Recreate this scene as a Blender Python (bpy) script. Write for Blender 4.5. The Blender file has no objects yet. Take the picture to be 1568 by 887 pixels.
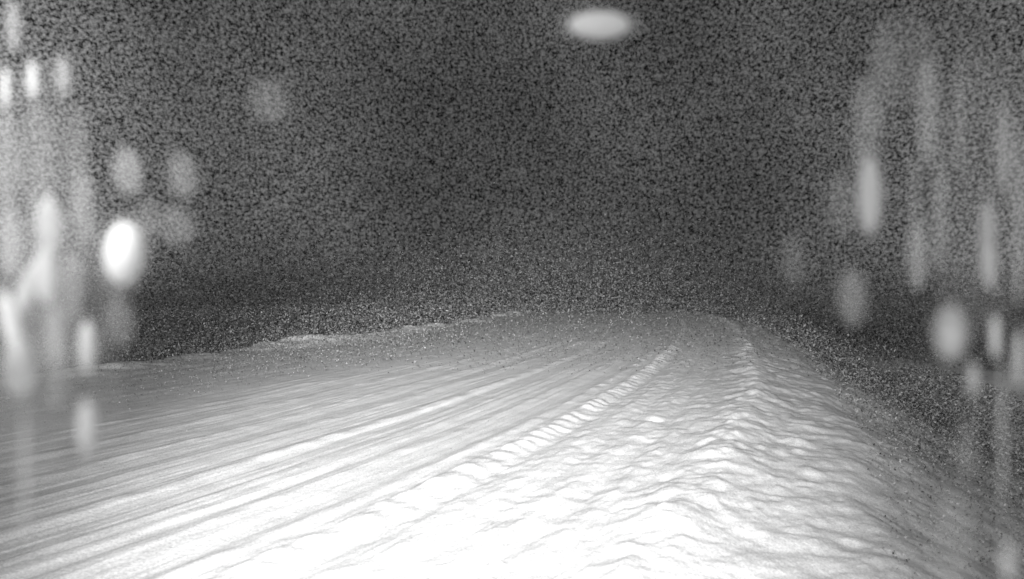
import bpy, math, numpy as np
from mathutils import Vector
rng=np.random.default_rng(7)
sc=bpy.context.scene
sc.view_settings.view_transform='Standard'
try: sc.view_settings.look='None'
except: pass
sc.view_settings.exposure=0
F=1120.0; H=3.5
# ---------- helpers
def vnoise(x,y,seed=0):
    xi=np.floor(x).astype(np.int64); yi=np.floor(y).astype(np.int64)
    xf=x-xi; yf=y-yi
    def h(a,b):
        n=(a*374761393+b*668265263+seed*1442695041)&0xffffffff
        n=((n^(n>>13))*1274126177)&0xffffffff
        n=n^(n>>16)
        return (n&0xffff)/65535.0
    u=xf*xf*(3-2*xf); v=yf*yf*(3-2*yf)
    a=h(xi,yi);b=h(xi+1,yi);c=h(xi,yi+1);d=h(xi+1,yi+1)
    return (a*(1-u)+b*u)*(1-v)+(c*(1-u)+d*u)*v-0.5
def fbm(x,y,o=4,seed=0,g=0.5):
    r=0;a=1
    for i in range(o):
        r=r+a*vnoise(x*2**i+i*17.3,y*2**i+i*9.1,seed+i);a*=g
    return r
def sstep(a,b,x):
    t=np.clip((x-a)/(b-a),0,1); return t*t*(3-2*t)
Dk=np.array([-400,-40,0,10,20,40,60,90,130,200,2500.])
Mk=np.array([.55,.55,.55,.48,.38,.30,.27,.18,.08,.0,.0])
Dt=np.linspace(-400,2500,29001); mt=np.interp(Dt,Dk,Mk)
ct=np.cumsum(mt)*0.1; ct-=np.interp(19.6,Dt,ct)-1.5
cfun=lambda D:np.interp(D,Dt,ct)
# ---------- terrain
def base_height(Dg,U):
    ed=7.4+1.0*fbm(Dg*.25,U*0,3,80)
    bl=-24+1.0*fbm(Dg*.08,U*0,2,83)
    e=np.clip(U-ed,0,14)
    Z=-.16*np.clip(U-4.9,0,3.5)-.62*e*e/(e+1.8)-4*sstep(20,120,U)
    Z=Z-np.clip(bl-1.0-U,0,12)*.35-3*(1-sstep(-160,-38,U))-np.clip(Dg-70,0,2500)*.004
    return Z
rows=np.concatenate([np.linspace(-300,-10,16)[:-1],np.linspace(-10,4.5,30)[:-1],np.geomspace(4.5,160,900),np.geomspace(165,2400,30)])
cols=np.concatenate([-np.geomspace(1500,32,24)[:-1],np.arange(-32,-13,0.12),np.arange(-13,9.5,0.032),np.arange(9.5,24,0.14),np.geomspace(24,1500,26)])
Dg,U=np.meshgrid(rows,cols,indexing='ij')
wob=0.22*fbm(Dg*0.09,U*0.05,2,50)
X=U+cfun(Dg); Uw=U+wob
Z=base_height(Dg,U)
Z+=0.08*fbm(Dg*.12,U*.18,3,3)
road=sstep(-25,-21,U)*(1-sstep(3.8,4.6,U))
left=(1-sstep(-2.0,-.8,U))
R=0*U
R+=road*0.070*fbm(Uw*1.5,Dg*0.035,3,11)
R+=road*left*0.055*fbm(Uw*4.0,Dg*.09,3,21)
R+=road*0.034*fbm(Uw*9.0,Dg*1.0,2,31)
def ridge(c,w,h,seed,lf=1.6,lump=.6):
    l=1-lump+lump*2*np.clip(vnoise(Dg*lf,Uw*1.2,seed)+.5,0,1)
    return h*l*np.exp(-((Uw-c)/w)**2)
for c,w,h,s in [(-.15,.26,.19,1),(-.95,.22,.11,2),(-2.3,.2,.07,3),(-3.6,.18,.05,4),(-4.9,.22,.10,5),(-6.4,.2,.06,6),(-7.8,.25,.08,7),(-9.6,.22,.07,8),(-11.8,.25,.07,9),(1.1,.18,.05,12),(2.2,.2,.06,13),(3.1,.2,.06,14)]:
    R+=ridge(c,w,h,s+60,1.9)
for c,w,h in [(.42,.22,.12),(-1.5,.3,.06),(-4.4,.25,.06),(-7.1,.3,.05),(1.65,.22,.08),(2.7,.2,.06)]:
    R-=h*np.exp(-((Uw-c)/w)**2)
tr=1.4*np.exp(-((Uw-.0)/.40)**2)+.5*np.exp(-((Uw-1.8)/.6)**2)+.4*np.exp(-((Uw-3.0)/.5)**2)
R+=tr*0.026*np.sin(2*math.pi*(Dg/0.62+U*.55+1.3*vnoise(Dg*.7,U,90)))
R+=sstep(-1.6,.4,U)*(1-sstep(5.5,7.5,U))*0.085*fbm(Uw*3.4,Dg*2.0,4,41)
Z+=R*(.37+.06*sstep(-1.5,0,U))
cr=4.55+.35*fbm(Dg*.35,U*0,2,77)
lump=.55+.9*np.clip(fbm(Dg*1.1,U*1.1,3,78)+.35,0,1.3)
Z+=.19*lump*np.exp(-((U-cr)/.75)**2)
Z+=.05*sstep(3.4,4.6,U)*fbm(Dg*2.6,U*2.6,3,79)
Z+=sstep(5,6,U)*(1-sstep(16,30,U))*.13*fbm(Dg*.6,U*.6,4,81)
Z+=sstep(20,60,U)*2.5*fbm(Dg*.03,U*.03,4,82)
bl=-24+1.0*fbm(Dg*.08,U*0,2,83)
bh=.12+.5*fbm(Dg*.22,U*0,4,84)
Z+=np.clip(bh,.0,2)*np.exp(-((U-bl)/1.8)**2)*(1+.9*fbm(Dg*.9,U*.9,3,85))
def clod(px,py,r,h):
    D=F*H/(py-440); x=(px-784)/F*D
    return h*np.exp(-(((X-x)**2+(Dg-D)**2)/r**2))
for px,py,r,h in [(1003,640,.2,-.10),(760,862,.10,.12),(745,880,.07,.08),(1225,660,.3,.1),(1240,700,.3,.1),(680,482,1.2,.9),(740,476,1.2,.5)]:
    Z+=clod(px,py,r,h)
n,m=U.shape
def quick(name,co,faces_k,loopidx,smooth):
    me=bpy.data.meshes.new(name); co=co.astype(np.float32)
    me.vertices.add(len(co)); me.vertices.foreach_set('co',co.ravel())
    me.loops.add(len(loopidx)); me.loops.foreach_set('vertex_index',loopidx.astype(np.int32))
    nf=len(loopidx)//faces_k
    me.polygons.add(nf); me.polygons.foreach_set('loop_start',np.arange(0,len(loopidx),faces_k,dtype=np.int32))
    if smooth: me.polygons.foreach_set('use_smooth',np.ones(nf,bool))
    me.update(calc_edges=True); return me
co=np.stack([X,Dg,Z],-1).reshape(-1,3)
idx=np.arange(n*m).reshape(n,m)
q=np.stack([idx[:-1,:-1],idx[:-1,1:],idx[1:,1:],idx[1:,:-1]],-1).reshape(-1)
me=quick('snow_ground',co,4,q,True)
ground=bpy.data.objects.new('snow_covered_road',me); sc.collection.objects.link(ground)
def mat(name):
    mt=bpy.data.materials.new(name); mt.use_nodes=True; nt=mt.node_tree; nt.nodes.clear()
    return mt,nt,nt.nodes,nt.links
mt_,nt,N,L=mat('packed_snow')
out=N.new('ShaderNodeOutputMaterial'); bs=N.new('ShaderNodeBsdfPrincipled')
bs.inputs['Roughness'].default_value=.9; bs.inputs['Specular IOR Level'].default_value=.05
tc=N.new('ShaderNodeTexCoord')
no=N.new('ShaderNodeTexNoise'); no.inputs['Scale'].default_value=14; no.inputs['Detail'].default_value=5
no2=N.new('ShaderNodeTexNoise'); no2.inputs['Scale'].default_value=1.3; no2.inputs['Detail'].default_value=4
L.new(tc.outputs['Object'],no.inputs['Vector']);L.new(tc.outputs['Object'],no2.inputs['Vector'])
mr=N.new('ShaderNodeMapRange'); mr.inputs[1].default_value=.3; mr.inputs[2].default_value=.7; mr.inputs[3].default_value=.48; mr.inputs[4].default_value=.92
ad=N.new('ShaderNodeMath'); ad.operation='MULTIPLY_ADD'; ad.inputs[1].default_value=.7
no3=N.new('ShaderNodeTexNoise'); no3.inputs['Scale'].default_value=30; no3.inputs['Detail'].default_value=2; L.new(tc.outputs['Object'],no3.inputs['Vector'])
L.new(no3.outputs['Fac'],ad.inputs[0]); 
hf=N.new('ShaderNodeMath'); hf.operation='MULTIPLY'; hf.inputs[1].default_value=.3; L.new(no2.outputs['Fac'],hf.inputs[0]); L.new(hf.outputs[0],ad.inputs[2])
L.new(ad.outputs[0],mr.inputs[0])
cb=N.new('ShaderNodeCombineColor')
for i in range(3): L.new(mr.outputs[0],cb.inputs[i])
L.new(cb.outputs[0],bs.inputs['Base Color'])
bp=N.new('ShaderNodeBump'); bp.inputs['Strength'].default_value=.4; bp.inputs['Distance'].default_value=.03
L.new(no.outputs['Fac'],bp.inputs['Height']); L.new(bp.outputs[0],bs.inputs['Normal'])
L.new(bs.outputs[0],out.inputs[0]); me.materials.append(mt_)

def tri_cloud(name,c,s):
    K=len(c); tri=rng.normal(size=(K,3,3)); tri/=np.linalg.norm(tri,axis=2,keepdims=True)
    v=(c[:,None,:]+tri*s[:,None,None]).reshape(-1,3)
    return quick(name,v,3,np.arange(3*K),False)
def flake_mat(name,alpha,col=.8):
    mf,nt,N,L=mat(name)
    out=N.new('ShaderNodeOutputMaterial'); d=N.new('ShaderNodeBsdfDiffuse'); d.inputs[0].default_value=(col,col,col,1)
    tl=N.new('ShaderNodeBsdfTranslucent'); tl.inputs[0].default_value=(col,col,col,1)
    m1=N.new('ShaderNodeMixShader'); m1.inputs[0].default_value=.4; L.new(d.outputs[0],m1.inputs[1]); L.new(tl.outputs[0],m1.inputs[2])
    t=N.new('ShaderNodeBsdfTransparent'); mx=N.new('ShaderNodeMixShader'); mx.inputs[0].default_value=alpha
    L.new(t.outputs[0],mx.inputs[1]);L.new(m1.outputs[0],mx.inputs[2]);L.new(mx.outputs[0],out.inputs[0]); return mf
def speck_mat(name,lo,hi):
    mb,nt,N,L=mat(name)
    out=N.new('ShaderNodeOutputMaterial'); d=N.new('ShaderNodeBsdfDiffuse'); g=N.new('ShaderNodeNewGeometry')
    r=N.new('ShaderNodeMapRange'); r.inputs[3].default_value=lo; r.inputs[4].default_value=hi
    L.new(g.outputs['Random Per Island'],r.inputs[0])
    cb=N.new('ShaderNodeCombineColor')
    for i in range(3): L.new(r.outputs[0],cb.inputs[i])
    L.new(cb.outputs[0],d.inputs[0]); L.new(d.outputs[0],out.inputs[0]); return mb
mb=speck_mat('near_grain_specks',.02,.46)
mfar=speck_mat('far_dark_grain',.01,.25)  # dark greys stand in for light fading with distance
mmid=speck_mat('grey_flakes',.05,.45)
# ---------- falling snow (fine), then specks added for far fade and grain
snow=bpy.data.objects.new('falling_snow',None); sc.collection.objects.link(snow)
K=60000
ymin,ymax=9.,48.
y=(rng.random(K)*(ymax**3-ymin**3)+ymin**3)**(1/3)
x=(rng.random(K)*2-1)*y*.85; z=H+(rng.random(K)*1.1-.62)*y*.9
keep=z>-.0
c=np.stack([x,y,z],-1)[keep]
fm=tri_cloud('fine_flakes',c,rng.uniform(.006,.016,len(c))); fm.materials.append(mmid)
fo=bpy.data.objects.new('fine_flakes',fm); fo.parent=snow; sc.collection.objects.link(fo)
K=120000
y=30*(125/30)**rng.random(K); x=(rng.random(K)*2-1)*y*.75; z=-.5+6.5*rng.random(K)**1.6
fm2=tri_cloud('far_fade_specks',np.stack([x,y,z],-1),y*rng.uniform(.0010,.0019,K)); fm2.materials.append(mfar)  # dark specks added so the far road fades into grainy darkness
fo=bpy.data.objects.new('far_fade_specks',fm2); fo.parent=snow; sc.collection.objects.link(fo)
K=50000
y=10*(50/10)**rng.random(K); u=-30+rng.random(K)*17; x=u+cfun(y); z=2.6*rng.random(K)**1.3
fm3=tri_cloud('left_grey_specks',np.stack([x,y,z],-1),y*rng.uniform(.0009,.0016,K)); fm3.materials.append(mmid)  # grey specks added as grain to dull the left bank
fo=bpy.data.objects.new('left_grain_specks',fm3); fo.parent=snow; sc.collection.objects.link(fo)
# ---------- invented speck masses: dark grain beyond the road, hiding the horizon
def speck_mass(name,K,Dlo,Dhi,ulo,uhi,hmax,seed,mt__,absx=False):
    D=Dlo*(Dhi/Dlo)**rng.random(K)
    if absx: X_=(rng.random(K)*2-1)*D*.8; u=X_-cfun(D)
    else:
        u=ulo+(uhi-ulo)*rng.random(K)**.8; X_=u+cfun(D)
    hh=hmax*(.45+1.1*np.clip(fbm(X_*.12,D*.12,3,seed)+.4,0,1.2))
    z=base_height(D,u)+hh*rng.random(K)**1.8
    c=np.stack([X_,D,z],-1); s=np.clip(D*rng.uniform(.0012,.0028,K),.02,.6)
    me=tri_cloud(name,c,s); me.materials.append(mt__)
    o=bpy.data.objects.new(name,me); sc.collection.objects.link(o); return o
speck_mass('roadside_grain_mass',220000,8,100,7.7,36,1.8,101,mb)  # invented specks standing in for dark, grainy ground on the right
speck_mass('horizon_grain_mass',220000,110,240,0,0,16.0,102,mfar,True)  # invented specks covering the horizon line, toned like the dark sky
def left_specks():
    K=120000; D=22*(110/22)**rng.random(K); u=-24.4-26*rng.random(K); X_=u+cfun(D)
    z=base_height(D,u)+3.4*rng.random(K)**1.5*(.4+np.clip(fbm(X_*.2,D*.2,3,33)+.4,0,1))
    me=tri_cloud('left_grain_mass',np.stack([X_,D,z],-1),D*rng.uniform(.0012,.0028,K)); me.materials.append(mfar)  # invented specks that carry the grain over the left horizon
    o=bpy.data.objects.new('roadside_grain_mass',me); sc.collection.objects.link(o)
left_specks()

# ---------- defocused flakes close to the lens, plus added haze patches and halos
bpy.ops.mesh.primitive_uv_sphere_add(segments=20,ring_count=12,radius=1)
base=bpy.context.object; bm_=base.data; bm_.name='close_flake_haze'; bpy.data.objects.remove(base)
for pp in bm_.polygons: pp.use_smooth=True
mats={}
def fmk(a):
    k=round(a,2)
    if k not in mats: mats[k]=flake_mat('flake_haze_%d'%int(k*100),k,.92)
    return mats[k]
blobs=[(918,38,52,22,.7,0),(190,388,30,52,1,4),(133,655,14,44,1,0),(133,530,13,42,.7,0),(50,122,7,32,.6,0),(8,135,6,34,.6,0),(97,115,10,30,.25,0),(20,40,10,40,.2,0),
(195,262,22,36,.15,0),(280,268,22,36,.10,0),(412,155,30,32,.06,0),(270,345,28,30,.08,0),(225,335,16,30,.08,0),(75,345,18,50,.4,0),(70,420,16,50,.6,0),(18,500,13,62,1,-14),(42,440,12,55,.6,20),(30,560,26,50,.3,0),(85,540,14,85,.25,0),(110,440,16,55,.15,0),(185,490,20,40,.10,0),(38,730,6,110,.4,0),(15,370,16,55,.25,0),(120,250,16,90,.06,0),(60,260,24,100,.07,0),(10,250,16,80,.12,0),(130,320,18,55,.10,0),(45,600,60,150,.07,0),(60,330,70,240,.05,0),(150,600,40,110,.04,0),(95,450,80,130,.07,0),  # wide faint entries are haze, painted as translucent ellipsoids
(1332,300,18,65,.5,0),(1325,200,20,85,.12,0),(1305,455,22,45,.16,0),(1455,510,26,48,.35,0),(1457,515,12,22,.7,0),(1524,515,7,36,1,0),(1560,550,6,50,1,0),(1490,580,8,30,.45,0),(1405,390,15,54,.20,0),(1512,370,12,70,.33,0),(1516,410,8,36,.5,0),(1420,170,16,85,.15,0),(1543,862,8,34,1,0),(1535,660,4,130,.35,0),(1537,230,8,70,.25,0),(1385,90,46,70,.05,0),(1460,830,32,80,.10,0),(1215,400,18,40,.06,0),(1290,310,24,50,.07,0),(1500,300,80,220,.04,0),(1440,330,8,90,.15,0),(1480,690,14,50,.10,0),(1400,300,6,70,.12,0),(1560,330,6,140,.25,0),(1470,170,6,90,.10,0),(1350,120,20,90,.05,0)]
k=0
def flake(px,py,rx,ry,al,tilt,dist):
    global k
    o=bpy.data.objects.new('close_flake_haze_%d'%k,bm_.copy()); k+=1; sc.collection.objects.link(o); o.parent=snow
    o.location=((px-784)/F*dist,dist,H-(py-443)/F*dist)
    a,b=rx/F*dist,ry/F*dist
    o.scale=(a,min(a,b),b); o.rotation_euler=(0,math.radians(tilt),0)
    o.data.materials.clear(); o.data.materials.append(fmk(al))
for (px,py,rx,ry,al,tilt) in blobs:
    dist=1.35-.6*py/887+.18*rng.random()
    if al>=.3:
        flake(px,py,rx*1.25,ry*1.2,al*.14,tilt,dist+.04)  # larger faint shell adds a soft halo
        flake(px,py,rx*.9,ry*.9,al,tilt,dist)
    else: flake(px,py,rx,ry,al,tilt,dist)

# ---------- lights
def falloff(l,st):
    l.use_nodes=True; nt=l.node_tree; e=nt.nodes['Emission']; f=nt.nodes.new('ShaderNodeLightFalloff'); f.inputs[0].default_value=st
    nt.links.new(f.outputs['Constant'],e.inputs['Strength'])
def spot(name,loc,tgt,size,blend,energy):
    l=bpy.data.lights.new(name,'SPOT'); l.energy=energy; l.spot_size=math.radians(size); l.spot_blend=blend; l.shadow_soft_size=.08
    falloff(l,1.0)
    o=bpy.data.objects.new(name,l); o.location=loc; sc.collection.objects.link(o)
    o.rotation_euler=(Vector(tgt)-Vector(loc)).to_track_quat('-Z','Y').to_euler(); return o
spot('infrared_floodlight',(-1.2,-.6,5.2),(-.8,10.8,0),62,1.0,115)
p=bpy.data.lights.new('added_fill_light','POINT'); p.energy=26; p.shadow_soft_size=.1; falloff(p,1.0)  # added fill: lights the flakes outside the floodlight cone
po=bpy.data.objects.new('added_fill_light',p); po.location=(-.5,-.8,4.4); sc.collection.objects.link(po)

# ---------- night sky, snow-filled and grainy
w=bpy.data.worlds.new('World'); sc.world=w; w.use_nodes=True; nt=w.node_tree; N=nt.nodes; L=nt.links
bg=N['Background']; tc=N.new('ShaderNodeTexCoord')
n1=N.new('ShaderNodeTexNoise'); n1.inputs['Scale'].default_value=270; n1.inputs['Detail'].default_value=1.5
L.new(tc.outputs['Generated'],n1.inputs['Vector'])
r1=N.new('ShaderNodeMapRange'); r1.inputs[1].default_value=.3; r1.inputs[2].default_value=.72; r1.inputs[3].default_value=.12; r1.inputs[4].default_value=2.0
L.new(n1.outputs['Fac'],r1.inputs[0])
n2=N.new('ShaderNodeTexNoise'); n2.inputs['Scale'].default_value=3.0; n2.inputs['Detail'].default_value=2
L.new(tc.outputs['Generated'],n2.inputs['Vector'])
r2=N.new('ShaderNodeMapRange'); r2.inputs[1].default_value=.3; r2.inputs[2].default_value=.7; r2.inputs[3].default_value=.045; r2.inputs[4].default_value=.095
L.new(n2.outputs['Fac'],r2.inputs[0])
sp=N.new('ShaderNodeSeparateXYZ'); L.new(tc.outputs['Generated'],sp.inputs[0])
rl=N.new('ShaderNodeMapRange'); rl.interpolation_type='SMOOTHSTEP'; rl.inputs[1].default_value=-.36; rl.inputs[2].default_value=-.64; rl.inputs[3].default_value=0; rl.inputs[4].default_value=.15
rr=N.new('ShaderNodeMapRange'); rr.interpolation_type='SMOOTHSTEP'; rr.inputs[1].default_value=.34; rr.inputs[2].default_value=.6; rr.inputs[3].default_value=0; rr.inputs[4].default_value=.05
L.new(sp.outputs[0],rl.inputs[0]);L.new(sp.outputs[0],rr.inputs[0])
a1=N.new('ShaderNodeMath');a1.operation='ADD';L.new(rl.outputs[0],a1.inputs[0]);L.new(rr.outputs[0],a1.inputs[1])
a2=N.new('ShaderNodeMath');a2.operation='ADD';L.new(a1.outputs[0],a2.inputs[0]);L.new(r2.outputs[0],a2.inputs[1])
mu=N.new('ShaderNodeMath');mu.operation='MULTIPLY';L.new(a2.outputs[0],mu.inputs[0]);L.new(r1.outputs[0],mu.inputs[1])
cb=N.new('ShaderNodeCombineColor')
for i in range(3): L.new(mu.outputs[0],cb.inputs[i])
L.new(cb.outputs[0],bg.inputs[0]); bg.inputs[1].default_value=1.0

cam=bpy.data.cameras.new('camera'); cam.sensor_width=36; cam.lens=36*F/1568; cam.clip_end=5000; cam.clip_start=.05
cam.dof.use_dof=True; cam.dof.focus_distance=40; cam.dof.aperture_fstop=.9
co_=bpy.data.objects.new('camera',cam); co_.location=(0,0,H); co_.rotation_euler=(math.radians(90),0,0); sc.collection.objects.link(co_); sc.camera=co_
